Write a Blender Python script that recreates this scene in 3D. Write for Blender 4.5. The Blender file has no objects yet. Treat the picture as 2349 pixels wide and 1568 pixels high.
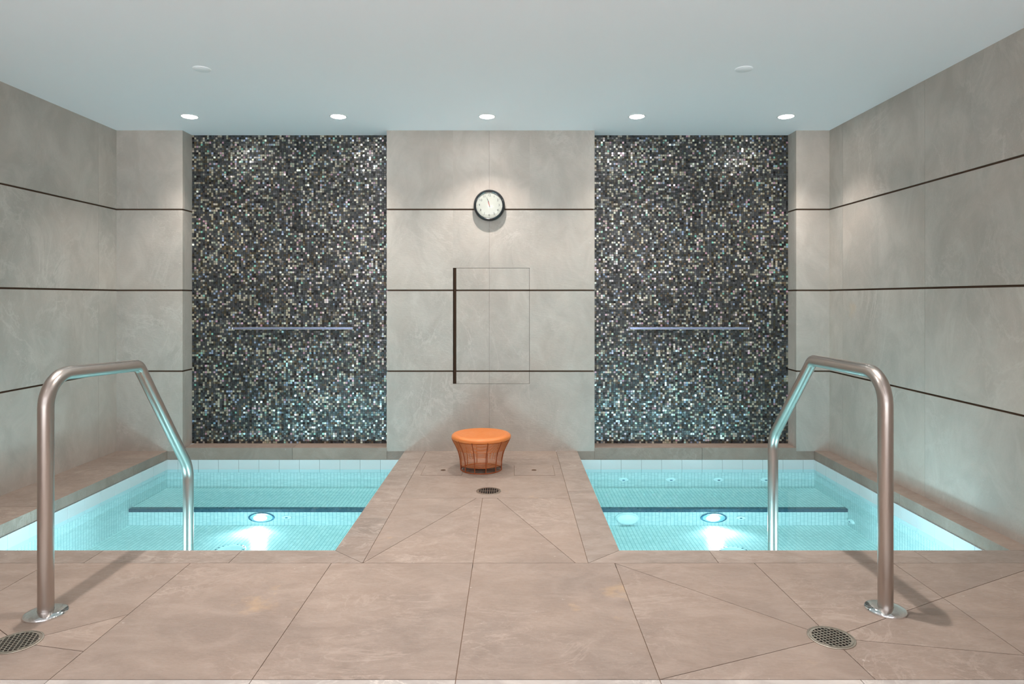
import bpy, bmesh, math, random
from mathutils import Vector, Matrix
random.seed(7)
S = bpy.context.scene
COL = S.collection
PI = math.pi

# ------------------------------------------------------------------ camera, world, exposure
CAMZ = 1.155
F = 1500.0
cam_d = bpy.data.cameras.new('camera')
cam = bpy.data.objects.new('camera', cam_d); COL.objects.link(cam)
cam.location = (0, 0, CAMZ); cam.rotation_euler = (PI/2, 0, 0)
cam_d.sensor_width = 36.0; cam_d.lens = F/2349*36.0
cam_d.shift_x = -0.5/2349 + 0.0
cam_d.shift_y = -101.0/2349
cam_d.clip_start = 0.05
S.camera = cam
S.view_settings.view_transform = 'Standard'
S.view_settings.look = 'None'
S.view_settings.gamma = 1.0
S.view_settings.use_curve_mapping = False
S.view_settings.exposure = 0.52

w = bpy.data.worlds.new('world'); S.world = w; w.use_nodes = True
w.node_tree.nodes['Background'].inputs[0].default_value = (0.93, 0.96, 1.0, 1)
# added fill glow from behind the camera, stronger from below to lift the ceiling
_nt = w.node_tree; _tc = _nt.nodes.new('ShaderNodeTexCoord'); _sp = _nt.nodes.new('ShaderNodeSeparateXYZ')
_mr = _nt.nodes.new('ShaderNodeMapRange'); _nt.links.new(_tc.outputs['Generated'], _sp.inputs[0]); _nt.links.new(_sp.outputs[2], _mr.inputs[0])
for _i, _v in enumerate((-.25, .10, 7.0, .8)): _mr.inputs[_i+1].default_value = _v
_nt.links.new(_mr.outputs[0], _nt.nodes['Background'].inputs[1])
try:
    S.cycles.max_bounces = 10; S.cycles.diffuse_bounces = 6; S.cycles.glossy_bounces = 5
    S.cycles.transparent_max_bounces = 12; S.cycles.sample_clamp_indirect = 6
    S.cycles.caustics_reflective = False; S.cycles.caustics_refractive = False
except Exception: pass

WARM = (1.0, 0.94, 0.89)
P_ROW = 43.0       # downlight row over the pools
P_DECK = 91.0
P_REAR_FILL = 175.0      # added unseen downlights above and behind the camera, for bounce fill
POOL_COL = (0.76, 0.91, 1.0)
P_POOL = 11.0
P_FRONT_FILL = 25.0  # added unseen underwater lamps at the near pool edge

# ------------------------------------------------------------------ node helpers
def mat(name):
    m = bpy.data.materials.new(name); m.use_nodes = True
    nt = m.node_tree; nt.nodes.clear()
    return m, nt
class N:
    def __init__(s, nt): s.nt = nt
    def n(s, t, **kw):
        o = s.nt.nodes.new(t)
        for k, v in kw.items(): setattr(o, k, v)
        return o
    def put(s, sock, v):
        if isinstance(v, bpy.types.NodeSocket): s.nt.links.new(v, sock)
        else:
            try: sock.default_value = v
            except Exception: sock.default_value = (*v, 1)
    def math(s, op, a, b=None, c=None, clamp=False):
        o = s.n('ShaderNodeMath', operation=op, use_clamp=clamp)
        s.put(o.inputs[0], a)
        if b is not None: s.put(o.inputs[1], b)
        if c is not None: s.put(o.inputs[2], c)
        return o.outputs[0]
    def mix(s, f, a, b, blend='MIX'):
        o = s.n('ShaderNodeMix', data_type='RGBA', blend_type=blend)
        s.put(o.inputs[0], f); s.put(o.inputs[6], a); s.put(o.inputs[7], b)
        return o.outputs[2]
    def noise(s, vec, scale, detail=4, rough=.55, dist=0):
        o = s.n('ShaderNodeTexNoise'); s.put(o.inputs['Vector'], vec)
        s.put(o.inputs['Scale'], scale); s.put(o.inputs['Detail'], detail)
        s.put(o.inputs['Roughness'], rough); s.put(o.inputs['Distortion'], dist)
        return o.outputs['Fac']
    def mapr(s, v, a, b, c=0., d=1.):
        o = s.n('ShaderNodeMapRange'); s.put(o.inputs[0], v)
        for i, x in enumerate((a, b, c, d)): o.inputs[i+1].default_value = x
        return o.outputs[0]
    def pos(s): return s.n('ShaderNodeNewGeometry').outputs['Position']
    def scl(s, vec, sc, rot=(0, 0, 0)):
        o = s.n('ShaderNodeMapping'); s.put(o.inputs[0], vec)
        o.inputs['Rotation'].default_value = rot; o.inputs['Scale'].default_value = sc
        return o.outputs[0]
    def bsdf(s, color, rough=.5, metal=0., spec=.5, normal=None, **kw):
        o = s.n('ShaderNodeBsdfPrincipled'); s.put(o.inputs['Base Color'], color)
        s.put(o.inputs['Roughness'], rough); s.put(o.inputs['Metallic'], metal)
        s.put(o.inputs['Specular IOR Level'], spec)
        for k, v in kw.items(): s.put(o.inputs[k.replace('_', ' ')], v)
        if normal is not None: s.put(o.inputs['Normal'], normal)
        return o.outputs[0]
    def bump(s, h, st, dist=.01):
        o = s.n('ShaderNodeBump'); s.put(o.inputs['Height'], h)
        o.inputs['Strength'].default_value = st; o.inputs['Distance'].default_value = dist
        return o.outputs[0]
    def out(s, sh):
        o = s.n('ShaderNodeOutputMaterial'); s.nt.links.new(sh, o.inputs[0])

def simple(name, col, rough=.5, metal=0., spec=.5, **kw):
    m, nt = mat(name); a = N(nt)
    # a slight procedural unevenness of the finish
    nz = a.noise(a.pos(), 60, 2)
    r = a.mapr(nz, .3, .7, max(0, rough-.04), min(1, rough+.04))
    a.out(a.bsdf(col, r, metal, spec, **kw)); return m

def stone(name, c1, c2, vein, stretch, rot=(0, 0, 0), island=.08, stain=.35, bump=.5):
    m, nt = mat(name); a = N(nt)
    geo = a.n('ShaderNodeNewGeometry'); p = geo.outputs['Position']; ri = geo.outputs['Random Per Island']
    comb = a.n('ShaderNodeCombineXYZ')
    for i in range(3): a.put(comb.inputs[i], a.math('MULTIPLY', ri, 3.7*(i+1)*(.25 if island < .02 else 1)))
    add = a.n('ShaderNodeVectorMath', operation='ADD'); a.put(add.inputs[0], p); a.put(add.inputs[1], comb.outputs[0])
    q = add.outputs[0] if island > 0 else p
    big = a.noise(a.scl(q, (1, 1, 1)), 1.7, 5, .6, .4)
    col = a.mix(a.mapr(big, .32, .68), c1, c2)
    med = a.noise(a.scl(q, stretch, rot), 5, 6, .65, .8)
    col = a.mix(a.math('MULTIPLY', a.mapr(med, .4, .72), .40), col, vein)
    # thin pale veins (ridges of a distorted noise), only in patches
    rd = a.noise(a.scl(q, stretch, rot), 2.2, 8, .62, 1.2)
    ridge = a.mapr(a.math('ABSOLUTE', a.math('SUBTRACT', rd, .5)), 0, .022, 1, 0)
    patch = a.mapr(a.noise(q, 1.3, 2), .46, .66)
    col = a.mix(a.math('MULTIPLY', a.math('MULTIPLY', ridge, patch), .6 if name[0] != 'w' else .42), col, vein)
    rd2 = a.noise(a.scl(q, (stretch[0]*1.7, stretch[1]*1.7, stretch[2]*1.7), rot), 6.5, 6, .6, .8)
    rg2 = a.mapr(a.math('ABSOLUTE', a.math('SUBTRACT', rd2, .5)), 0, .02, 1, 0)
    col = a.mix(a.math('MULTIPLY', a.math('MULTIPLY', rg2, patch), .4 if name[0] != 'w' else .25), col, vein)
    # ochre stains
    st = a.mapr(a.noise(q, 2.1, 6, .6), .68, .75)
    col = a.mix(a.math('MULTIPLY', st, stain), col, (.62, .40, .20, 1))
    # pores, white flecks
    vor = a.n('ShaderNodeTexVoronoi'); a.put(vor.inputs['Vector'], a.scl(q, (1, 1.8, 1.8))); vor.inputs['Scale'].default_value = 15
    pore = a.mapr(vor.outputs['Distance'], .035, .06, 1, 0)
    gate = a.mapr(a.noise(q, 9, 2), .56, .60)
    col = a.mix(a.math('MULTIPLY', a.math('MULTIPLY', pore, gate), .55), col, (.22, .15, .10, 1))
    fl = a.noise(a.scl(q, (1, 2.2, 2.2), (0, 0, .5)), 28, 3, .5)
    col = a.mix(a.math('MULTIPLY', a.mapr(fl, .74, .78), .35), col, (.8, .75, .7, 1))
    # per slab tone
    t = a.math('MULTIPLY_ADD', ri, island*2, 1-island)
    tc = a.n('ShaderNodeCombineXYZ')
    for i in range(3): a.put(tc.inputs[i], t)
    col = a.mix(1.0, col, tc.outputs[0], 'MULTIPLY')
    fine = a.noise(a.scl(q, (1.0, 2.6, 2.6)), 38, 6, .6, .3)
    rough = a.mapr(fine, .3, .7, .42, .62)
    h = a.math('ADD', fine, a.math('MULTIPLY', med, .6))
    h = a.math('SUBTRACT', h, a.math('MULTIPLY', pore, .3))
    a.out(a.bsdf(col, rough, 0, .35, a.bump(h, bump, .004)))
    return m

def pool_tile():
    m, nt = mat('pool_mosaic_white'); a = N(nt)
    geo = a.n('ShaderNodeNewGeometry'); sp = a.n('ShaderNodeSeparateXYZ'); a.put(sp.inputs[0], geo.outputs['Position'])
    sn = a.n('ShaderNodeSeparateXYZ'); a.put(sn.inputs[0], geo.outputs['True Normal'])
    pit = (.0252, .0252, .0085); g = (.10, .10, .16)
    tot = None; cells = []
    for i in range(3):
        u = a.math('DIVIDE', a.math('ADD', sp.outputs[i], 5.0), pit[i])
        cells.append(a.math('FLOOR', u))
        fr = a.math('FRACT', u)
        ln = a.math('LESS_THAN', fr, g[i])
        nn = a.math('LESS_THAN', a.math('ABSOLUTE', sn.outputs[i]), .5)
        k = a.math('MULTIPLY', ln, nn)
        tot = k if tot is None else a.math('MAXIMUM', tot, k)
    cb = a.n('ShaderNodeCombineXYZ')
    for i in range(3): a.put(cb.inputs[i], cells[i])
    wn = a.n('ShaderNodeTexWhiteNoise'); a.put(wn.inputs[0], cb.outputs[0])
    base = a.mix(wn.outputs['Value'], (.74, .81, .79, 1), (.61, .71, .70, 1))
    col = a.mix(tot, base, (.24, .40, .42, 1))
    a.out(a.bsdf(col, a.math('MULTIPLY_ADD', tot, .5, .3), 0, .2)); return m

def wall_mosaic():
    m, nt = mat('iridescent_mosaic'); a = N(nt)
    geo = a.n('ShaderNodeNewGeometry'); r = geo.outputs['Random Per Island']
    def rnd(k):
        wn = a.n('ShaderNodeTexWhiteNoise', noise_dimensions='1D'); a.put(wn.inputs['W'], a.math('MULTIPLY', r, k)); return wn.outputs['Value']
    r1, r2, r3 = rnd(913.), rnd(331.7), rnd(571.3)
    ramp = a.n('ShaderNodeValToRGB'); a.put(ramp.inputs[0], r1); cr = ramp.color_ramp; cr.interpolation = 'CONSTANT'
    els = [(0, (.006, .006, .008)), (.16, (.032, .035, .040)), (.42, (.046, .048, .046)), (.60, (.038, .029, .013)), (.68, (.11, .075, .04)),
           (.74, (.27, .24, .18)), (.83, (.43, .37, .27)), (.90, (.25, .28, .21)), (.94, (.22, .30, .45)), (.965, (.45, .24, .32)), (.985, (.16, .45, .36))]
    cr.elements[0].position = 0; cr.elements[0].color = (*els[0][1], 1)
    cr.elements[1].position = els[1][0]; cr.elements[1].color = (*els[1][1], 1)
    for p, c in els[2:]:
        e = cr.elements.new(p); e.color = (*c, 1)
    # the glaze: pale pearl tiles mirror with a tint, the dark ones barely
    hsv = a.n('ShaderNodeHueSaturation'); a.put(hsv.inputs['Hue'], r2); hsv.inputs['Saturation'].default_value = 1.0
    hsv.inputs['Value'].default_value = 1.0; a.put(hsv.inputs['Color'], (.95, .62, .60, 1))
    pearl = a.math('GREATER_THAN', r1, .74)
    cl = a.mapr(a.noise(a.scl(a.pos(), (1, 1, 1), (0, .6, 0)), 2.3, 4, .6), .3, .7, .62, 1.25)
    cc = a.n('ShaderNodeCombineXYZ')
    for i in range(3): a.put(cc.inputs[i], cl)
    sh1 = a.bsdf(a.mix(1.0, ramp.outputs[0], cc.outputs[0], 'MULTIPLY'), a.mapr(r3, 0, 1, .18, .42), 0, .6)
    gl = a.n('ShaderNodeBsdfGlossy'); a.put(gl.inputs['Color'], a.mix(.55, hsv.outputs[0], (.95, .92, .85, 1))); a.put(gl.inputs['Roughness'], .21)
    mx = a.n('ShaderNodeMixShader'); a.put(mx.inputs[0], a.mapr(pearl, 0, 1, .01, .20)); a.put(mx.inputs[1], sh1); a.put(mx.inputs[2], gl.outputs[0])
    a.out(mx.outputs[0]); return m

def water_mat():
    m, nt = mat('clear_pool_water'); a = N(nt)
    lw = a.n('ShaderNodeLayerWeight'); lw.inputs['Blend'].default_value = .5
    nz = a.noise(a.scl(a.pos(), (1, 1.6, 1)), 5, 3, .5)
    bp = a.bump(nz, .05, .02)
    f5 = a.math('POWER', lw.outputs['Facing'], 5.0)
    fac = a.math('MULTIPLY_ADD', f5, .70, .02)
    tr = a.n('ShaderNodeBsdfTransparent'); tr.inputs[0].default_value = (.60, .895, .93, 1)
    gl = a.n('ShaderNodeBsdfGlossy'); gl.inputs['Roughness'].default_value = .02; a.put(gl.inputs['Normal'], bp)
    gl.inputs[0].default_value = (1, 1, 1, 1)
    mx = a.n('ShaderNodeMixShader'); a.put(mx.inputs[0], fac); a.put(mx.inputs[1], tr.outputs[0]); a.put(mx.inputs[2], gl.outputs[0])
    a.out(mx.outputs[0]); return m

def emis(name, col, st):
    m, nt = mat(name); a = N(nt)
    e = a.n('ShaderNodeEmission'); e.inputs[0].default_value = (*col, 1); e.inputs[1].default_value = st
    a.out(e.outputs[0]); return m

def brushed(name, col, rough, axis_scale):
    m, nt = mat(name); a = N(nt)
    tc = a.n('ShaderNodeTexCoord')
    nz = a.noise(a.scl(tc.outputs['Object'], axis_scale), 18, 3, .6)
    a.out(a.bsdf(col, a.mapr(nz, .3, .7, rough-.05, rough+.05), 1.0, .5, Anisotropic=.35)); return m

M = dict(
    floor=stone('floor_limestone', (.282, .212, .172, 1), (.228, .177, .149, 1), (.42, .335, .285, 1), (1, 1.8, 1), (0, 0, .45), island=.035),
    coping=stone('coping_limestone', (.262, .200, .166, 1), (.212, .172, .147, 1), (.46, .39, .345, 1), (1, 1.8, 1), (0, 0, .3), island=.05, stain=.4),
    wall=stone('wall_limestone', (.455, .393, .342, 1), (.375, .342, .305, 1), (.62, .57, .52, 1), (1, 1, .7), (.4, .5, 0), island=.015, stain=.2, bump=.3),
    pale=stone('pale_threshold_stone', (.38, .34, .32, 1), (.35, .31, .29, 1), (.7, .65, .6, 1), (1, 1.5, 1), island=.04, stain=.1),
    groove=simple('dark_joint', (.10, .065, .045, 1), .9, spec=.1),
    grout=simple('floor_grout', (.20, .13, .09, 1), .9, spec=.1),
    ceiling=simple('ceiling_paint', (.93, .945, .985, 1), .85, spec=.15),
    pooltile=pool_tile(),
    band=simple('white_glazed_tile', (.60, .65, .66, 1), .18, spec=.5),
    bandgrout=simple('grey_grout', (.28, .30, .30, 1), .8),
    nosing=simple('dark_blue_tile', (.035, .085, .12, 1), .3),
    mosaic=wall_mosaic(),
    mgrout=simple('mosaic_grout', (.06, .06, .056, 1), .9),
    water=water_mat(),
    steel=brushed('brushed_steel', (.49, .435, .40, 1), .31, (5, .05, .05)),
    chrome=simple('polished_chrome', (.78, .79, .80, 1), .06, 1.0),
    blade=simple('blue_reflection_steel', (.34, .42, .68, 1), .22, 1.0),  # bluish reflection put into the steel colour
    nickel=simple('worn_nickel', (.52, .47, .41, 1), .38, 1.0),
    black=simple('black_hole_shade', (.012, .010, .009, 1), .9, spec=.1),
    clockrim=simple('black_gloss_enamel', (.018, .020, .022, 1), .15),
    clockface=simple('clock_dial_white', (.42, .43, .38, 1), .5),
    ink=simple('clock_ink', (.05, .05, .05, 1), .6),
    hand=simple('clock_hand_black', (.02, .02, .02, 1), .4),
    red=simple('clock_red', (.55, .07, .04, 1), .4),
    orange=simple('orange_wound_steel', (.66, .20, .048, 1), .40, .1),
    orange_d=simple('dark_orange_wire', (.33, .075, .02, 1), .4, .3),
    rust=simple('rusty_brown_frame', (.085, .042, .02, 1), .7, .2),
    whiteplastic=simple('white_abs', (.78, .86, .86, 1), .35),
    whitetrim=simple('white_trim', (.76, .77, .78, 1), .5),
    lens=emis('downlight_lens', (1.0, .97, .93), 50.0),
    poollens=emis('pool_lamp_lens', (.80, .96, 1.0), 22.0),
    reflector=simple('lamp_reflector', (.28, .48, .55, 1), .25, .6),
    pooldark=simple('blue_steel_ring', (.10, .25, .36, 1), .2, .8),
)
# clear domed glass
mg, nt = mat('clock_glass'); a = N(nt)
lw = a.n('ShaderNodeLayerWeight'); lw.inputs['Blend'].default_value = .5
tr = a.n('ShaderNodeBsdfTransparent'); gl = a.n('ShaderNodeBsdfGlossy'); gl.inputs['Roughness'].default_value = .06
mx = a.n('ShaderNodeMixShader'); a.put(mx.inputs[0], a.math('MULTIPLY_ADD', a.math('POWER', lw.outputs['Facing'], 4.0), 0.6, .03))
a.put(mx.inputs[1], tr.outputs[0]); a.put(mx.inputs[2], gl.outputs[0]); a.out(mx.outputs[0]); M['glass'] = mg

# ------------------------------------------------------------------ mesh helpers
class MB:
    def __init__(s): s.v = []; s.f = []; s.mi = []
    def box(s, x0, x1, y0, y1, z0, z1, mi=0, skip=()):
        b = len(s.v)
        s.v += [(x0, y0, z0), (x1, y0, z0), (x1, y1, z0), (x0, y1, z0), (x0, y0, z1), (x1, y0, z1), (x1, y1, z1), (x0, y1, z1)]
        for k, q in (('b', (0, 3, 2, 1)), ('t', (4, 5, 6, 7)), ('f', (0, 1, 5, 4)), ('r', (1, 2, 6, 5)), ('k', (2, 3, 7, 6)), ('l', (3, 0, 4, 7))):
            if k in skip: continue
            s.f.append(tuple(b+i for i in q)); s.mi.append(mi)
        return s
    def prism(s, poly, z0, z1, mi=0):
        # poly counter clockwise in XY
        b = len(s.v); n = len(poly)
        s.v += [(x, y, z0) for x, y in poly] + [(x, y, z1) for x, y in poly]
        s.f.append(tuple(b+n+i for i in range(n))); s.mi.append(mi)
        s.f.append(tuple(b+i for i in reversed(range(n)))); s.mi.append(mi)
        for i in range(n):
            j = (i+1) % n; s.f.append((b+i, b+j, b+n+j, b+n+i)); s.mi.append(mi)
        return s
    def tube(s, pts, r, seg=12, mi=0, closed=False, cap=True):
        pts = [Vector(p) for p in pts]; n = len(pts); b = len(s.v)
        T = []
        for i in range(n):
            if closed: t = pts[(i+1) % n]-pts[i-1]
            else: t = pts[min(i+1, n-1)]-pts[max(i-1, 0)]
            T.append(t.normalized())
        ref = Vector((1, 0, 0)) if abs(T[0].x) < .9 else Vector((0, 1, 0))
        nrm = (ref-T[0]*ref.dot(T[0])).normalized()
        for i in range(n):
            nrm = (nrm-T[i]*nrm.dot(T[i])).normalized(); bn = T[i].cross(nrm)
            for k in range(seg):
                a = 2*PI*k/seg; s.v.append(tuple(pts[i]+(nrm*math.cos(a)+bn*math.sin(a))*r))
        m = n if closed else n-1
        for i in range(m):
            i2 = (i+1) % n
            for k in range(seg):
                k2 = (k+1) % seg
                s.f.append((b+i*seg+k, b+i*seg+k2, b+i2*seg+k2, b+i2*seg+k)); s.mi.append(mi)
        if cap and not closed:
            s.f.append(tuple(b+k for k in reversed(range(seg)))); s.mi.append(mi)
            s.f.append(tuple(b+(n-1)*seg+k for k in range(seg))); s.mi.append(mi)
        return s
    def lathe(s, prof, seg=48, axis='z', c=(0, 0, 0), sc=(1, 1, 1), mi=0):
        # prof: list of (radius, height); axis 'z' up, 'y' towards -Y
        b = len(s.v)
        for r, h in prof:
            for k in range(seg):
                a = 2*PI*k/seg; x, y = r*math.cos(a), r*math.sin(a)
                p = (x, y, h) if axis == 'z' else (x, -h, y) if axis == 'y' else (-h, x, y)
                s.v.append((c[0]+p[0]*sc[0], c[1]+p[1]*sc[1], c[2]+p[2]*sc[2]))
        for i in range(len(prof)-1):
            for k in range(seg):
                k2 = (k+1) % seg
                s.f.append((b+i*seg+k, b+i*seg+k2, b+(i+1)*seg+k2, b+(i+1)*seg+k)); s.mi.append(mi)
        closed = prof[0] == prof[-1]
        if prof[0][0] > 0 and not closed: s.f.append(tuple(b+k for k in reversed(range(seg)))); s.mi.append(mi)
        if prof[-1][0] > 0 and not closed: s.f.append(tuple(b+(len(prof)-1)*seg+k for k in range(seg))); s.mi.append(mi)
        return s
    def build(s, name, mats, parent=None, smooth=False, loc=None, bevel=0):
        me = bpy.data.meshes.new(name); me.from_pydata(s.v, [], s.f)
        if not isinstance(mats, (list, tuple)): mats = [mats]
        for m in mats: me.materials.append(m)
        me.polygons.foreach_set('material_index', s.mi)
        bm = bmesh.new(); bm.from_mesh(me)
        bmesh.ops.remove_doubles(bm, verts=bm.verts, dist=1e-6) if smooth else None
        bmesh.ops.recalc_face_normals(bm, faces=bm.faces)
        bm.to_mesh(me); bm.free()
        if smooth:
            me.polygons.foreach_set('use_smooth', [True]*len(me.polygons))
            try: me.set_sharp_from_angle(angle=math.radians(38))
            except Exception: pass
        o = bpy.data.objects.new(name, me); COL.objects.link(o)
        if parent: o.parent = parent
        if loc: o.location = loc
        if bevel:
            b = o.modifiers.new('bevel', 'BEVEL'); b.width = bevel; b.segments = 2; b.limit_method = 'ANGLE'
        return o

def empty(name, loc=(0, 0, 0)):
    o = bpy.data.objects.new(name, None); COL.objects.link(o); o.location = loc; o.empty_display_size = .1; return o
def tag(o, label=None, cat=None, group=None, kind=None):
    if label: o['label'] = label
    if cat: o['category'] = cat
    if group: o['group'] = group
    if kind: o['kind'] = kind
    return o
def copy_tree(o, parent=None):
    c = o.copy(); COL.objects.link(c); c.parent = parent
    for ch in list(o.children): copy_tree(ch, c)
    return c

# convex polygon inset by half planes
def clip(poly, a, b, c):     # keep a*x+b*y+c >= 0
    out = []
    for i in range(len(poly)):
        p, q = poly[i], poly[(i+1) % len(poly)]
        dp, dq = a*p[0]+b*p[1]+c, a*q[0]+b*q[1]+c
        if dp >= 0: out.append(p)
        if (dp > 0 and dq < 0) or (dp < 0 and dq > 0):
            t = dp/(dp-dq); out.append((p[0]+(q[0]-p[0])*t, p[1]+(q[1]-p[1])*t))
    return out
def inset(poly, d):
    ar = sum(poly[i][0]*poly[(i+1) % len(poly)][1]-poly[(i+1) % len(poly)][0]*poly[i][1] for i in range(len(poly)))
    if ar < 0: poly = poly[::-1]
    res = list(poly)
    for i in range(len(poly)):
        p, q = poly[i], poly[(i+1) % len(poly)]
        dx, dy = q[0]-p[0], q[1]-p[1]; l = math.hypot(dx, dy)
        if l < 1e-6: continue
        nx, ny = -dy/l, dx/l
        res = clip(res, nx, ny, -(nx*p[0]+ny*p[1])-d)
    return res

# ------------------------------------------------------------------ dimensions
CEIL = 2.418
XL, XR = -2.986, 2.394
Y0 = 4.934; Y1 = 5.08
YF = -4.0
G = (1.8226, 1.2125, .6025)
WZ = -.137; PZ = -.388
POOLS = ((-2.604, -.812), (.491, 2.279))
PY0, PY1 = 2.995, Y0
BY = 4.44; BZ = -.279

# ------------------------------------------------------------------ setting: floor
fl = MB()
jx = [XL, -2.637, -2.02, -1.402, -.788, -.171, .4465, 1.0545, 1.66, XR]
T = []
def rect(x0, x1, y0, y1): return [(x0, y0), (x1, y0), (x1, y1), (x0, y1)]
for i in range(len(jx)-1):
    a0, a1 = jx[i], jx[i+1]
    if i in (2, 6, 7, 8): continue
    T.append(rect(a0, a1, 1.98, 2.85))
DL = (-1.662, 2.193); DR = (1.085, 2.224); DC = (-.141, 3.911)
x0, x1 = -2.02, -1.402
T += [[DL, (x1, 2.389), (x1, 2.85), (x0, 2.85), (x0, 2.44)], [DL, (x0, 2.44), (x0, 1.985)], [DL, (x0, 1.985), (x0, 1.98), (x1, 1.98), (x1, 2.138)], [DL, (x1, 2.138), (x1, 2.389)]]
x0, x1 = .4465, 1.66
T += [[DR, (x0, 2.85), (x0, 1.98)], [DR, (1.0545, 2.85), (x0, 2.85)], [DR, (x0, 1.98), (1.10, 1.98)], [DR, (1.10, 1.98), (x1, 1.98), (x1, 2.113)],
      [DR, (x1, 2.113), (x1, 2.52)], [DR, (x1, 2.52), (x1, 2.85), (1.0545, 2.85)]]
x0, x1 = 1.66, XR
T += [[(x0, 1.98), (x1, 1.98), (x0, 2.113)], [(x0, 2.113), (x1, 1.98), (x1, 2.85), (2.327, 2.85), (x0, 2.52)], [(x0, 2.52), (2.327, 2.85), (x0, 2.85)]]
# strip between the pools
T += [[(-.652, 2.85), (-.171, 2.85), (-.171, 3.775), (-.2065, 3.775)], [(-.652, 2.85), (-.2065, 3.775), (-.652, 3.775)],
      [(-.171, 2.85), (.276, 2.85), (-.0875, 3.775), (-.171, 3.775)], [(.276, 2.85), (.331, 2.85), (.331, 3.775), (-.0875, 3.775)],
      rect(-.652, .331, 3.775, 4.69), rect(-.652, .331, 4.69, Y0+.025)]
# tiles nearer than the frame
for r in range(6):
    ya, yb = 1.45-.914*(r+1), 1.45-.914*r
    for i in range(len(jx)-1): T.append(rect(jx[i], jx[i+1], max(ya, YF), yb))
for p in T:
    q = inset(p, .0013)
    if len(q) > 2: fl.prism(q, -.062, 0, 0)
fl.box(XL, XR, YF, 2.846, -.09, -.003, 1)
fl.box(-.808, .487, 2.8, Y0, -.09, -.003, 1)
floor = fl.build('floor', [M['floor'], M['grout']]); tag(floor, kind='structure')

# coping stones round both pools (flush with the deck)
def coping(name, polys, fills, mt='coping'):
    m = MB()
    for p in polys:
        q = inset(p, .0012)
        m.prism(q, -.062, 0, 0)
    for f in fills: m.box(*f, -.060, -.003, 1)
    o = m.build(name, [M[mt], M['grout']]); tag(o, kind='structure'); return o
lx0, lx1 = POOLS[0]; rx0, rx1 = POOLS[1]
coping('trim_1', [[(XL, 2.85), (-2.5, 2.85), (-2.604, 2.995), (XL, 2.995)], [(-2.5, 2.85), (-1.87, 2.85), (-1.87, 2.995), (-2.604, 2.995)], rect(-1.87, -1.237, 2.85, 2.995),
                  [(-1.237, 2.85), (-.652, 2.85), (-.812, 2.995), (-1.237, 2.995)],
                  [(-.652, 2.85), (-.652, 3.43), (-.812, 3.43), (-.812, 2.995)], rect(-.812, -.652, 3.43, Y0+.025)],
       [(XL, lx0-.01, 2.86, Y0), (XL, -.66, 2.86, 2.985), (-.80, -.66, 2.86, Y0)])
coping('trim_2', [[(.331, 2.85), (.491, 2.995), (.491, 3.9), (.331, 3.9)], rect(.331, .491, 3.9, Y0+.025),
                  [(.331, 2.85), (.90, 2.85), (.90, 2.995), (.491, 2.995)], rect(.90, 1.834, 2.85, 2.995), rect(1.834, XR, 2.85, 2.995)],
       [(.34, .48, 2.86, Y0), (.34, XR, 2.86, 2.985), (rx1+.01, XR, 2.86, Y0)])
coping('trim_6', [rect(XL-.02, lx0, 2.995, 3.62), rect(XL-.02, lx0, 3.62, 4.5), rect(XL-.02, lx0, 4.5, Y0+.025)], [], 'floor')
coping('trim_7', [rect(rx1, XR+.02, 2.995, 3.85), rect(rx1, XR+.02, 3.85, Y0+.025)], [], 'floor')
th = MB()
for i in range(len(jx)-1): th.prism(inset(rect(jx[i], jx[i+1], 1.45, 1.98), .0013), -.062, 0, 0)
tag(th.build('trim_3', [M['pale']]), kind='structure')
# coping under the back wall + raised ledges in front of the mosaics
for n_, (pa, pb), (la, lb) in ((4, POOLS[0], (-2.468, -.947)), (5, POOLS[1], (.6215, 2.141))):
    m = MB(); m.box(pa+.0005, pb-.0005, Y0-.001, Y1+.1, -.064, -.0002, 0)
    mid = (la+lb)/2+.05
    m.box(la, mid-.001, Y0-.006, Y1+.02, -.063, .026, 0); m.box(mid+.001, lb, Y0-.006, Y1+.02, -.063, .026, 0)
    tag(m.build('trim_%d' % n_, M['floor']), kind='structure')

# ------------------------------------------------------------------ setting: walls
def rows(z0=0.0):
    z0 -= .0006
    e = [z0, G[2]-.006, G[2]+.006, G[1]-.006, G[1]+.006, G[0]-.006, G[0]+.006, CEIL+.01]
    return [(e[0], e[1]), (e[2], e[3]), (e[4], e[5]), (e[6], e[7])]
def side_wall(name, x, sgn, joints):
    m = MB(); js = [YF]+joints+[Y0+.3]
    for (z0, z1) in rows(-.002):
        for i in range(len(js)-1):
            xa, xb = sorted((x, x+sgn*.03)); m.box(xa, xb, js[i]+.0009, js[i+1]-.0009, z0, z1, 0)
    xa, xb = sorted((x+sgn*.010, x+sgn*.12)); m.box(xa, xb, YF, Y0+.3, -.002, CEIL+.01, 1)
    tag(m.build(name, [M['wall'], M['groove']]), kind='structure')
side_wall('wall_left', XL, -1, [-2.9, -1.95, -1.0, -.05, .89, 1.83, 2.78, 3.74, 4.72])
side_wall('wall_right', XR, 1, [-2.9, -1.95, -1.0, -.05, .90, 1.85, 2.85, 3.794, 4.737])

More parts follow.
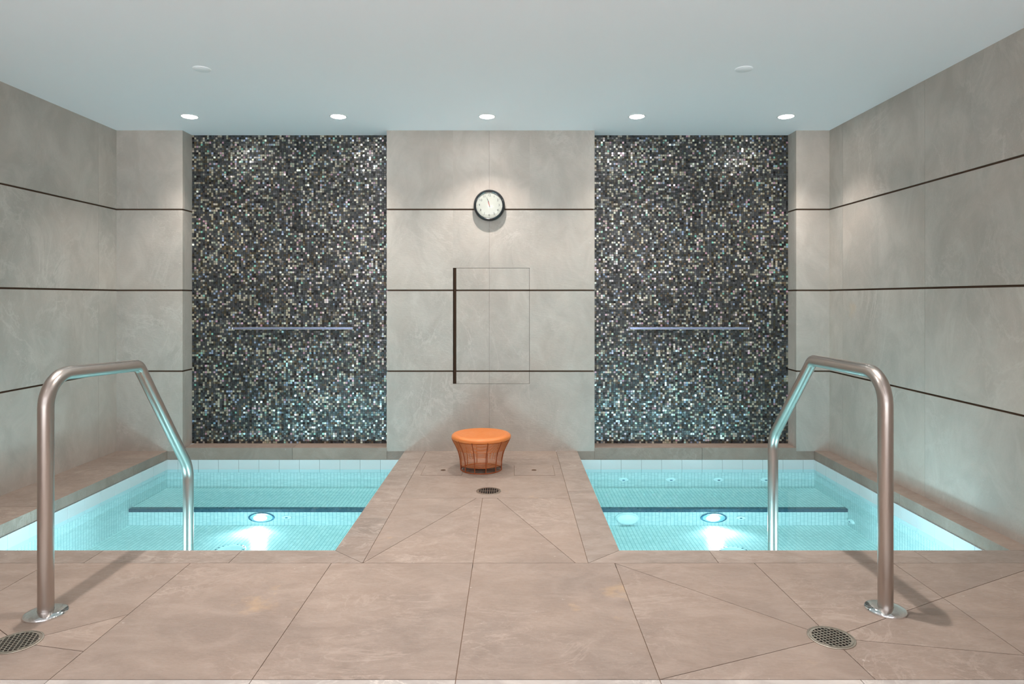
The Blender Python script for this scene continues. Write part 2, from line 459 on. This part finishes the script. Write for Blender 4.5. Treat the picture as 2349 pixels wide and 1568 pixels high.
DX0, DX1, DZ0, DZ1 = -.447, .1315, .507, 1.382
m = MB()
def back_part(xs, hole=None, ret=None):
    for (z0, z1) in rows(0):
        for i in range(len(xs)-1):
            a0, a1 = xs[i]+(.0007 if 0 < i else 0), xs[i+1]-(.0007 if i < len(xs)-2 else 0)
            if hole and a0 < hole[1] and a1 > hole[0]:
                hx0, hx1 = max(a0, hole[0]), min(a1, hole[1])
                if a0 < hx0: m.box(a0, hx0, Y0, Y0+.03, z0, z1, 0)
                if hx1 < a1: m.box(hx1, a1, Y0, Y0+.03, z0, z1, 0)
                if z0 < hole[2]: m.box(hx0, hx1, Y0, Y0+.03, z0, min(z1, hole[2]), 0)
                if z1 > hole[3]: m.box(hx0, hx1, Y0, Y0+.03, max(z0, hole[3]), z1, 0)
            else: m.box(a0, a1, Y0, Y0+.03, z0, z1, 0)
back_part([-.947, -.174, .6215], (DX0, DX1, DZ0, DZ1))
back_part([XL-.02, -2.487]); back_part([2.143, XR+.02])
# returns (sides of the pilasters towards the mosaics) and backing
for xa, xb in ((XL-.02, -2.487), (2.143, XR+.02), (-.947, .6215)):
    hz = rows(0)
    for (z0, z1) in hz: m.box(xa, xa+.03, Y0+.0301, Y1+.05, z0, z1, 0); m.box(xb-.03, xb, Y0+.0301, Y1+.05, z0, z1, 0)
    m.box(xa+.008, xb-.008, Y0+.008 if xa != -.947 else Y0+.03, Y1+.04, 0, CEIL+.01, 1)
# dark backing of the pillar's joints, leaving the niche of the small door free
for bx in ((-.939, DX0, 0, CEIL), (DX1, .6135, 0, CEIL), (DX0, DX1, 0, DZ0), (DX0, DX1, DZ1, CEIL)):
    m.box(bx[0], bx[1], Y0+.008, Y0+.0299, bx[2], bx[3], 1)
tag(m.build('wall_back', [M['wall'], M['groove']]), kind='structure')

# ceiling
m = MB(); m.box(XL-.1, XR+.1, YF, Y1+.3, CEIL, CEIL+.12)
tag(m.build('ceiling', M['ceiling']), kind='structure')

# ------------------------------------------------------------------ small door in the pillar
d = empty('access_door', (-.16, Y0, .507))
tag(d, 'flush stone door in the pillar below the clock, dark gap down its left edge', 'access door')
m = MB()
def rel(x, y, z): return (x+.16, y-Y0, z-.507)
lx, rx = -.4215, DX1-.0022
for z0, z1 in ((DZ0+.002, G[2]-.006), (G[2]+.006, G[1]-.006), (G[1]+.006, DZ1-.0025)):
    for xa, xb in ((lx, -.1747), (-.1733, rx)):
        m.box(xa+.16, xb+.16, .0002, .022, z0-.507, z1-.507, 0)
m.box(lx+.16+.003, rx+.16-.003, .008, .0225, .004, DZ1-.507-.005, 1)
m.build('door_leaf', [M['wall'], M['groove']], d)
m = MB()
m.box(-.4375+.16, -.4345+.16, -.001, .024, .003, DZ1-.507-.006); m.box(-.4275+.16, -.4245+.16, .002, .024, .003, DZ1-.507-.006)
m.box(-.4375+.16, -.4245+.16, .018, .024, .003, DZ1-.507-.006)
tag(m.build('hinge_channel', M['rust'], d), 'rusty brown metal channel along the left edge of the door')

# ------------------------------------------------------------------ mosaic panels
def mosaic(xa, xb, label):
    z0, z1 = .026, CEIL
    nx = round((xb-xa)/.0165); nz = round((z1-z0)/.0165); px = (xb-xa)/nx; pz = (z1-z0)/nz
    v = []; f = []; mi = []
    v += [(xa, Y1+.002, z0), (xb, Y1+.002, z0), (xb, Y1+.002, z1), (xa, Y1+.002, z1), (xa, Y1+.03, z0), (xb, Y1+.03, z0), (xb, Y1+.03, z1), (xa, Y1+.03, z1)]
    f += [(0, 1, 2, 3), (5, 4, 7, 6), (4, 0, 3, 7), (1, 5, 6, 2), (3, 2, 6, 7), (4, 5, 1, 0)]; mi += [1]*6
    g = .0010
    for i in range(nx):
        for j in range(nz):
            cx, cz = xa+(i+.5)*px, z0+(j+.5)*pz; hx, hz = px/2-g, pz/2-g
            tx, tz = random.gauss(0, .085), random.gauss(0, .085)
            b = len(v)
            for sx, sz in ((-1, -1), (1, -1), (1, 1), (-1, 1)):
                v.append((cx+sx*hx, Y1-.0015+tx*sx*hx+tz*sz*hz, cz+sz*hz))
            for sx, sz in ((-1, -1), (1, -1), (1, 1), (-1, 1)):
                v.append((cx+sx*hx, Y1+.0025, cz+sz*hz))
            f += [(b, b+1, b+2, b+3), (b, b+4, b+5, b+1), (b+1, b+5, b+6, b+2), (b+2, b+6, b+7, b+3), (b+3, b+7, b+4, b)]; mi += [0]*5
    me = bpy.data.meshes.new('mosaic_panel'); me.from_pydata(v, [], f)
    me.materials.append(M['mosaic']); me.materials.append(M['mgrout'])
    me.polygons.foreach_set('material_index', mi); me.update()
    o = bpy.data.objects.new('mosaic_panel', me); COL.objects.link(o)
    tag(o, label, 'mosaic wall')
mosaic(-2.487, -.947, 'dark iridescent glass mosaic on the wall left of the clock')
mosaic(.6215, 2.143, 'dark iridescent glass mosaic on the wall right of the clock')

# waterfall spouts
for xa, xb, lb in ((-2.167, -1.229, 'left'), (.907, 1.832, 'right')):
    o = empty('waterfall_spout', ((xa+xb)/2, Y1, .921)); h = (xb-xa)/2
    tag(o, 'long thin blue-grey metal water spout across the %s mosaic' % lb, 'water spout')
    m = MB(); m.box(-h, h, -.030, 0, .006, .0085); m.box(-h, h, -.026, 0, -.010, -.006)
    m.box(-h, -h+.005, -.028, 0, -.010, .0085); m.box(h-.005, h, -.028, 0, -.010, .0085)
    m.build('spout_lip', M['chrome'], o, bevel=.0008)
    m = MB(); m.box(-h+.005, h-.005, -.0255, 0, -.006, .006); m.build('spout_body', M['blade'], o)

# ------------------------------------------------------------------ pools
for k, ((xa, xb), side) in enumerate(zip(POOLS, ('left', 'right'))):
    p = empty('plunge_pool', ((xa+xb)/2, (PY0+PY1)/2, PZ))
    ox, oy, oz = p.location
    tag(p, 'sunken plunge pool on the %s, lined with small pale mosaic tiles' % side, 'pool')
    def B(mb, x0, x1, y0, y1, z0, z1, mi=0, skip=()): mb.box(x0-ox, x1-ox, y0-oy, y1-oy, z0-oz, z1-oz, mi, skip)
    m = MB()
    B(m, xa-.06, xb+.06, PY0-.06, PY1+.06, PZ-.06, PZ)
    B(m, xa-.06, xa, PY0-.06, PY1+.06, PZ, -.064); B(m, xb, xb+.06, PY0-.06, PY1+.06, PZ, -.064)
    B(m, xa, xb, PY0-.06, PY0, PZ, -.064); B(m, xa, xb, PY1, PY1+.06, PZ, -.064)
    m.build('pool_basin', M['pooltile'], p)
    m = MB(); B(m, xa, xb, BY+.001, PY1, PZ, BZ); m.build('bench', M['pooltile'], p)
    m = MB(); B(m, xa, xb, BY-.003, BY+.041, BZ-.020, BZ+.003)
    tag(m.build('bench_edge', M['nosing'], p, bevel=.003), 'dark blue tile edging on the submerged bench')
    m = MB(); t = .006; zt, zb = -.0645, -.160
    def strip(a0, a1, horiz, c, sgn, off):
        q = a0+off
        cuts = [a0]
        while q < a1-.01:
            if q > a0+.01: cuts.append(q)
            q += .1525
        cuts.append(a1)
        for i in range(len(cuts)-1):
            u0, u1 = cuts[i]+.0012, cuts[i+1]-.0012
            if horiz: y0, y1 = sorted((c, c+sgn*t)); B(m, u0, u1, y0, y1, zb, zt)
            else: x0, x1 = sorted((c, c+sgn*t)); B(m, x0, x1, u0, u1, zb, zt)
        if horiz: y0, y1 = sorted((c, c+sgn*t*.7)); B(m, a0, a1, y0, y1, zb+.001, zt, 1)
        else: x0, x1 = sorted((c, c+sgn*t*.7)); B(m, x0, x1, a0, a1, zb+.001, zt, 1)
    strip(xa, xb, True, PY1, -1, .085 if k == 0 else .025); strip(xa, xb, True, PY0, 1, .05)
    strip(PY0+.007, PY1-.007, False, xa, 1, .06); strip(PY0+.007, PY1-.007, False, xb, -1, .06)
    tag(m.build('waterline_tiles', [M['band'], M['bandgrout']], p, bevel=.0006), 'row of larger white glazed tiles along the waterline')
    # water: the still surface
    m = MB(); m.v = [(xa, PY0, WZ), (xb, PY0, WZ), (xb, PY1, WZ), (xa, PY1, WZ)]; m.f = [(0, 1, 2, 3)]; m.mi = [0]
    wo = m.build('pool_water', M['water'])
    tag(wo, 'clear still turquoise water filling the %s pool' % side, 'water', kind='stuff')

SZ = .375   # fittings under water show flattened by the surface
def pool_lamp(x, z, label, y=BY, flip=False, power=P_POOL):
    o = empty('underwater_light', (x, y, z))
    if flip: o.rotation_euler = (0, 0, PI)
    tag(o, label, 'pool light', 'added unseen fill lights below the near coping' if flip else 'lit underwater lights')
    m = MB(); m.lathe([(.090, 0), (.090, .004), (.087, .008), (.080, .009), (.078, .004), (.078, 0)], 48, 'y', sc=(1, 1, SZ)); m.build('bezel', M['pooldark'], o, True)
    m = MB(); m.lathe([(.078, .001), (.077, .006), (.060, .007), (.046, .008)], 48, 'y', sc=(1, 1, SZ)); m.build('reflector', M['reflector'], o, True)
    m = MB(); m.lathe([(.046, .006), (.044, .012), (.03, .016), (.0, .018)], 40, 'y', c=(-.006, 0, -.002), sc=(1, 1, SZ+.04)); m.build('lens', M['poollens'], o, True)
    ld = bpy.data.lights.new('pool_lamp', 'SPOT'); ld.energy = power; ld.color = POOL_COL; ld.spot_size = math.radians(170); ld.spot_blend = 1; ld.shadow_soft_size = .045
    l = bpy.data.objects.new('pool_lamp', ld); COL.objects.link(l); l.parent = o; l.location = (0, -.05, .0); l.rotation_euler = (math.radians(-94), 0, 0)
pool_lamp(-1.702, -.334, 'glowing round underwater light in the bench wall of the left pool')
pool_lamp(1.368, -.336, 'glowing round underwater light in the bench wall of the right pool')

for x, t in ((-2.15, 'left pool, nearer the left wall'), (-1.2, 'left pool, nearer the walkway'), (.93, 'right pool, nearer the walkway'), (1.85, 'right pool, nearer the right wall')):  # added lamps, out of view, to brighten the pools and ceiling
    pool_lamp(x, -.30, 'added unseen fill light below the near coping of the ' + t, PY0, True, P_FRONT_FILL)

def fitting(name, loc, r, h, label, cat, group=None, axis='y', hole=True, scz=SZ):
    o = empty(name, loc); tag(o, label, cat, group)
    sc = (1, 1, scz)
    m = MB(); m.lathe([(r, 0), (r*.97, h*.6), (r*.8, h), (r*.35, h*1.15), (r*.3, h*1.1)], 36, axis, sc=sc); m.build('face_plate', M['whiteplastic'], o, True)
    if hole:
        m = MB(); m.lathe([(r*.28, h*1.0), (r*.28, h*1.16), (0, h*1.18)], 20, axis, sc=sc); m.build('nozzle', M['pooldark'], o, True)
    return o
fitting('return_inlet', (-1.530, BY, -.334), .034, .008, 'small round white inlet beside the underwater light of the left pool', 'inlet', 'return inlets beside the lights')
fitting('return_inlet', (1.551, BY, -.337), .034, .008, 'small round white inlet beside the underwater light of the right pool', 'inlet', 'return inlets beside the lights')
for i, (x, t) in enumerate(((.8385, 'nearest the clock pillar'), (1.197, 'second from the clock pillar'), (1.555, 'third from the clock pillar'), (1.911, 'partly behind the right handrail'))):
    fitting('pool_jet', (x, Y0, -.216), .038, .012, 'white underwater jet on the back wall of the right pool, ' + t, 'pool jet', 'jets on the back wall of the right pool')
o = empty('suction_cover', (.779, BY, -.341)); tag(o, 'large domed white cover on the bench wall of the right pool', 'suction cover')
m = MB(); m.lathe([(.074, 0), (.074, .014), (.066, .024), (.045, .030), (0, .032)], 44, 'y', sc=(1, 1, .5)); m.build('dome', M['whiteplastic'], o, True)
m = MB(); m.lathe([(.080, 0), (.080, .005), (.074, .006)], 44, 'y', sc=(1, 1, .5)); m.build('rim', M['whiteplastic'], o, True)
o = fitting('side_inlet', (2.279, 4.385, -.345), .034, .016, 'small white inlet on the right side wall of the right pool', 'inlet', axis='x', scz=.42)
# main drains on the pool floors
for x, y, sd in ((-1.722, 3.985, 'left'), (1.345, 3.95, 'right')):
    o = empty('main_drain', (x, y, PZ)); tag(o, 'round white drain cover on the floor of the %s pool, half hidden by the coping' % sd, 'pool drain', 'drains on the pool floors')
    m = MB(); m.lathe([(.095, 0), (.094, .006), (.075, .012), (.07, .009), (.0, .011)], 44); m.build('cover', M['whiteplastic'], o, True)
    for k in range(18):
        a_ = 2*PI*k/18; m = MB(); m.tube([(math.cos(a_)*.074, math.sin(a_)*.074, .0118), (math.cos(a_)*.09, math.sin(a_)*.09, .009)], .002, 6); m.build('slot', M['pooldark'], o)

# ------------------------------------------------------------------ handrails
def fillet(pts, rad, n=14):
    out = [Vector(pts[0])]
    for i in range(1, len(pts)-1):
        p, a_, b_ = Vector(pts[i]), Vector(pts[i-1]), Vector(pts[i+1])
        u, v = (a_-p).normalized(), (b_-p).normalized(); ang = u.angle(v); r = rad[i-1]
        d_ = r/math.tan(ang/2); s, e = p+u*d_, p+v*d_
        c = p+(u+v).normalized()*(r/math.sin(ang/2))
        vs, ve = s-c, e-c; th_ = vs.angle(ve)
        for k in range(n+1):
            t = k/n; out.append(c+(vs*math.sin((1-t)*th_)+ve*math.sin(t*th_))/math.sin(th_))
    out.append(Vector(pts[-1]))
    res = [out[0]]                       # subdivide the straight runs
    for q in out[1:]:
        L = (q-res[-1]).length; k = max(1, int(L/.08)); s0 = res[-1]
        for j in range(1, k+1): res.append(s0.lerp(q, j/k))
    return res
def rail(x, y0, pts, rad, label):
    o = empty('handrail', (x, y0, 0)); tag(o, label, 'handrail', 'steel handrails at the pool edges')
    m = MB(); m.tube(fillet([(0, py-y0, pz) for py, pz in pts], rad), .0262, 32); m.build('rail_tube', M['steel'], o, True)
    m = MB(); m.lathe([(.0268, .0), (.0268, .016), (.030, .0165), (.050, .0135), (.066, .010), (.0705, .0065), (.0715, .003), (.0715, .0)], 56); m.build('base_flange', M['chrome'], o, True)
    m = MB(); m.lathe([(.0268, PZ), (.0268, PZ+.012), (.05, PZ+.010), (.066, PZ+.004), (.066, PZ)], 48, c=(0, pts[-1][0]-y0, 0)); m.build('base_flange', M['chrome'], o, True)
rail(-1.707, 2.393, [(2.393, .0), (2.393, .872), (2.985, .848), (3.446, .262), (3.446, PZ)], [.115, .06, .17], 'bent brushed steel handrail entering the left pool')
rail(1.383, 2.423, [(2.423, .0), (2.423, .874), (3.010, .868), (3.469, .415), (3.469, PZ)], [.115, .06, .17], 'bent brushed steel handrail entering the right pool')

# ------------------------------------------------------------------ floor drains
def floor_drain(x, y, r, rot, label, slots=False):
    o = empty('floor_drain', (x, y, 0)); o.rotation_euler = (0, 0, rot); tag(o, label, 'floor drain')
    m = MB(); m.lathe([(r, 0), (r, .0022), (r*.97, .003), (r*.93, .003), (r*.925, .0012), (r*.90, .0012), (r*.90, 0.0006), (0, .0006)], 56, mi=0)
    m.build('frame_ring', M['nickel'], o, True)
    m = MB(); m.lathe([(r*.86, .0004), (r*.86, .0010), (0, .0010)], 48); m.build('hole_shade_disc', M['black'], o)  # flat black disc stands in for the shade inside the grate holes
    g = MB(); R = r*.90
    # outer annulus of the grate
    seg = 64; b = len(g.v)
    ri = r*.80
    for rr, z in ((R, .0012), (R, .0030), (ri, .0030), (ri, .0012)):
        for k in range(seg): a_ = 2*PI*k/seg; g.v.append((rr*math.cos(a_), rr*math.sin(a_), z))
    for i in range(3):
        for k in range(seg):
            k2 = (k+1) % seg; g.f.append((b+i*seg+k, b+i*seg+k2, b+(i+1)*seg+k2, b+(i+1)*seg+k)); g.mi.append(0)
    wbar = .0018; n = 9; pitch = 2*ri/n
    for i in range(1, n):
        c = -ri+i*pitch; L = math.sqrt(max(0, (ri+.001)**2-c*c))
        g.box(c-wbar, c+wbar, -L, L, .0012, .0029)
        if not slots or i in (3, 5, 6) and False: g.box(-L, L, c-wbar, c+wbar, .0012, .0028)
    if slots: g.box(-ri, ri, -wbar*1.3, wbar*1.3, .0012, .0028)
    g.build('grate', M['nickel'], o)
    for s_ in (-1, 1):
        q = MB(); q.lathe([(.0042, .0030), (.0038, .0037), (0, .0038)], 14, c=(s_*r*.85, 0, 0)); q.build('screw', M['nickel'], o, True)
floor_drain(DL[0], DL[1], .076, .35, 'round metal floor drain grate at the foot of the left handrail')
floor_drain(DR[0], DR[1], .076, .30, 'round metal floor drain grate in front of the right handrail')
floor_drain(DC[0], DC[1], .0745, 0, 'round slotted metal floor drain in front of the orange stool', True)

# access covers in the strip
def cover(x, y, label):
    o = empty('access_cover', (x, y, 0)); tag(o, label, 'access cover', 'stone covers beside the orange stool')
    m = MB(); m.box(-.134, .134, -.1275, .1275, -.0005, .0004); tag(m.build('joint', M['groove'], o), 'dark joint line around the cover')
    m = MB(); m.box(-.132, .132, -.1258, .1258, 0, .0012); m.build('cover_plate', M['floor'], o)
    m = MB(); m.lathe([(.017, .0012), (.017, .0018), (.0135, .0018), (.0135, .0014), (0, .0014)], 24); tag(m.build('finger_hole', M['rust'], o), 'small dark brown finger hole')
cover(-.463, 4.385, 'square stone floor cover with a small hole, left of the orange stool')
cover(.146, 4.385, 'square stone floor cover with a small hole, right of the orange stool')

# ------------------------------------------------------------------ stool
st = empty('wire_stool', (-.209, 4.417, 0)); tag(st, 'low orange wire stool with flared top on the walkway between the pools', 'stool')
def prof(z):
    pts = [(0, .138), (.03, .139), (.07, .1425), (.11, .150), (.14, .160), (.17, .174), (.20, .190), (.216, .198)]
    for (z0, r0), (z1, r1) in zip(pts, pts[1:]):
        if z <= z1: return r0+(r1-r0)*(z-z0)/(z1-z0)
    return pts[-1][1]
m = MB()
pr = [(.186, .205), (.199, .212), (.2015, .222), (.198, .232), (.189, .2395), (.172, .2425)]
nr = 26
for k in range(nr):      # wound wires show as fine concentric ridges
    r = .168*(1-k/nr); pr += [(r, .2432+.0006*(k/nr)), (max(r-.003, 0.0005), .2422+.0006*(k/nr))]
pr.append((0, .2432))
m.lathe(pr, 72); m.lathe([(.19, .205), (.10, .226), (0, .228)], 48)
m.build('seat', M['orange'], st, True)
m = MB()
z = .140
while z < .206: m.tube([(prof(z)*math.cos(t)*1.006, prof(z)*math.sin(t)*1.006, z) for t in [2*PI*k/60 for k in range(60)]], .00155, 6, closed=True); z += .0047
tag(m.build('upper_weave', M['orange'], st, True), 'dense band of wound orange wire under the seat')
m = MB()
for z in [.040+.0052*j for j in range(19)]:
    m.tube([(prof(z)*math.cos(t), prof(z)*math.sin(t), z) for t in [2*PI*k/60 for k in range(60)]], .0011, 5, closed=True)
m.build('lower_weave', M['orange'], st, True)
for k in range(12):
    a_ = 2*PI*(k+.5)/12; m = MB(); zz = [.003+.215*j/16 for j in range(17)]
    m.tube([((prof(z)+.0022)*math.cos(a_), (prof(z)+.0022)*math.sin(a_), z) for z in zz], .0030, 8); m.build('rib', M['orange_d'], st, True)
m = MB(); m.tube([(.138*math.cos(t), .138*math.sin(t), .0035) for t in [2*PI*k/72 for k in range(72)]], .0035, 8, closed=True); m.build('base_ring', M['orange_d'], st, True)
for k in range(6):
    a_ = PI*(k+.5)/6+.0; m = MB(); m.tube([(-.138*math.cos(a_), -.138*math.sin(a_), .0042), (.138*math.cos(a_), .138*math.sin(a_), .0042)], .0014, 6); m.build('spoke', M['orange_d'], st, True)

# ------------------------------------------------------------------ clock
ck = empty('wall_clock', (-.172, Y0, 1.849)); tag(ck, 'round wall clock with white dial and black rim above the flush door', 'clock')
m = MB(); m.lathe([(.112, 0), (.1165, .006), (.1185, .022), (.117, .036), (.112, .045), (.105, .049), (.100, .047), (.0982, .044), (.0982, .038)], 72, 'y'); m.build('rim', M['clockrim'], ck, True)
m = MB(); m.lathe([(.0985, .036), (.0985, .0395), (0, .0395)], 64, 'y'); m.build('dial', M['clockface'], ck)
m = MB(); m.lathe([(.0985, .0455), (.085, .050), (.06, .0535), (.03, .0555), (0, .056)], 64, 'y'); m.build('glass', M['glass'], ck, True)
m = MB(); m.lathe([(.100, .0455), (.0985, .0472), (.097, .0455), (.0985, .045), (.100, .0455)], 64, 'y'); m.build('chrome_ring', M['chrome'], ck, True)
def add_text(txt, x, z, size, y):
    cu = bpy.data.curves.new('numeral', 'FONT'); cu.body = txt; cu.size = size; cu.align_x = 'CENTER'; cu.align_y = 'CENTER'; cu.extrude = .0003
    tmp = bpy.data.objects.new('numeral_curve', cu); COL.objects.link(tmp)
    bpy.context.view_layer.update(); me = bpy.data.meshes.new_from_object(tmp.evaluated_get(bpy.context.evaluated_depsgraph_get()))
    bpy.data.objects.remove(tmp); me.name = 'numeral'; me.materials.clear(); me.materials.append(M['ink'])
    o = bpy.data.objects.new('numeral', me); COL.objects.link(o); o.parent = ck; o.location = (x, y, z); o.rotation_euler = (PI/2, 0, 0)
for h in range(1, 13):
    t = h*PI/6; add_text(str(h), .074*math.sin(t), .074*math.cos(t), .024, -.0400)
m = MB()
for k in range(60):
    t = k*PI/30; r0, r1 = (.088, .093) if k % 5 else (.086, .093); w_ = .0005 if k % 5 else .0010
    dx, dz = math.sin(t), math.cos(t); b = len(m.v)
    for r, s_ in ((r0, -1), (r0, 1), (r1, 1), (r1, -1)): m.v.append((dx*r+dz*w_*s_, -.0398, dz*r-dx*w_*s_))
    m.f.append((b, b+1, b+2, b+3)); m.mi.append(0)
m.build('minute_track', M['ink'], ck)
def hand(name, deg, L, w_, y, mt, tail=.012):
    t = math.radians(deg); m = MB(); dx, dz = math.sin(t), math.cos(t)
    pts = [(-tail, w_*.8), (0, w_), (L*.8, w_*.55), (L, .0003)]; b = 0
    for yy in (y, y-.0008):
        for q, ww in pts: m.v += [(dx*q-dz*ww, yy, dz*q+dx*ww), (dx*q+dz*ww, yy, dz*q-dx*ww)]
    for o_ in (0, 8):
        for i in range(3): m.f.append((o_+2*i, o_+2*i+1, o_+2*i+3, o_+2*i+2)); m.mi.append(0)
    m.f += [(0, 1, 9, 8), (6, 7, 15, 14)]; m.mi += [0, 0]
    for i in range(3):
        m.f += [(2*i, 2*i+2, 2*i+10, 2*i+8), (2*i+1, 2*i+3, 2*i+11, 2*i+9)]; m.mi += [0, 0]
    m.build(name, mt, ck)
hand('hour_hand', -12, .046, .0030, -.0412, M['hand']); hand('minute_hand', -17.5, .066, .0019, -.0424, M['hand']); hand('second_hand', -15, .030, .0022, -.0436, M['red'], .006)

# ------------------------------------------------------------------ ceiling fixtures
def downlight(x, y, power, label, group, tilt=0, size=math.radians(106), blend=1.0, seen=True):
    o = empty('downlight', (x, y, CEIL)); tag(o, label, 'ceiling light', group)
    m = MB(); m.lathe([(.062, 0), (.061, -.002), (.054, -.003), (.050, -.001), (.050, 0)], 48); m.build('trim_ring', M['whitetrim'], o, True)
    m = MB(); m.lathe([(.050, -.0005), (.048, -.004), (0, -.0045)], 40); m.build('lens', M['lens'], o, True)
    ld = bpy.data.lights.new('downlight_lamp', 'SPOT'); ld.energy = power; ld.color = WARM; ld.spot_size = size; ld.spot_blend = blend; ld.shadow_soft_size = .022
    l = bpy.data.objects.new('downlight_lamp', ld); COL.objects.link(l); l.parent = o; l.location = (0, 0, -.02); l.rotation_euler = (tilt, 0, 0)
rowx = ((-2.247, 'leftmost of the row, over the left pool'), (-1.211, 'over the left pool, second of the row from the left'), (-.176, 'middle of the row, above the clock and stool'),
        (.868, 'over the right pool, second of the row from the right'), (1.907, 'rightmost of the row, over the right pool'))
for x, t in rowx: downlight(x, 4.554, P_ROW, 'recessed ceiling light, ' + t, 'recessed ceiling lights over the pools')
for x, t in ((-1.70, 'above the left handrail'), (-.31, 'above the middle of the deck'), (1.085, 'above the deck beside the right handrail')):
    downlight(x, 2.60, P_DECK, 'round recessed ceiling light ' + t, 'recessed ceiling lights over the deck', size=math.radians(112))
for y in (.75, -1.15, -3.0):  # added rows, out of view, whose bounce brightens the ceiling
    for x, t in ((-1.70, 'left'), (-.31, 'middle'), (1.085, 'right')):
        downlight(x, y, P_REAR_FILL, 'added unseen fill downlight behind the viewer, %s of the row %s' % (t, {.75: 'just overhead', -1.15: 'further back', -3.0: 'farthest back'}[y]), 'added unseen fill downlights behind the viewer', size=math.radians(62))
for x, sd in ((-1.713, 'left'), (1.278, 'right')):
    o = empty('ceiling_cap', (x, 3.609, CEIL)); tag(o, 'plain round white cap on the ceiling above the %s pool' % sd, 'ceiling cap')
    m = MB(); m.lathe([(.048, 0), (.048, -.0025), (.046, -.004), (0, -.004)], 40); m.build('cover_plate', M['ceiling'], o, True)
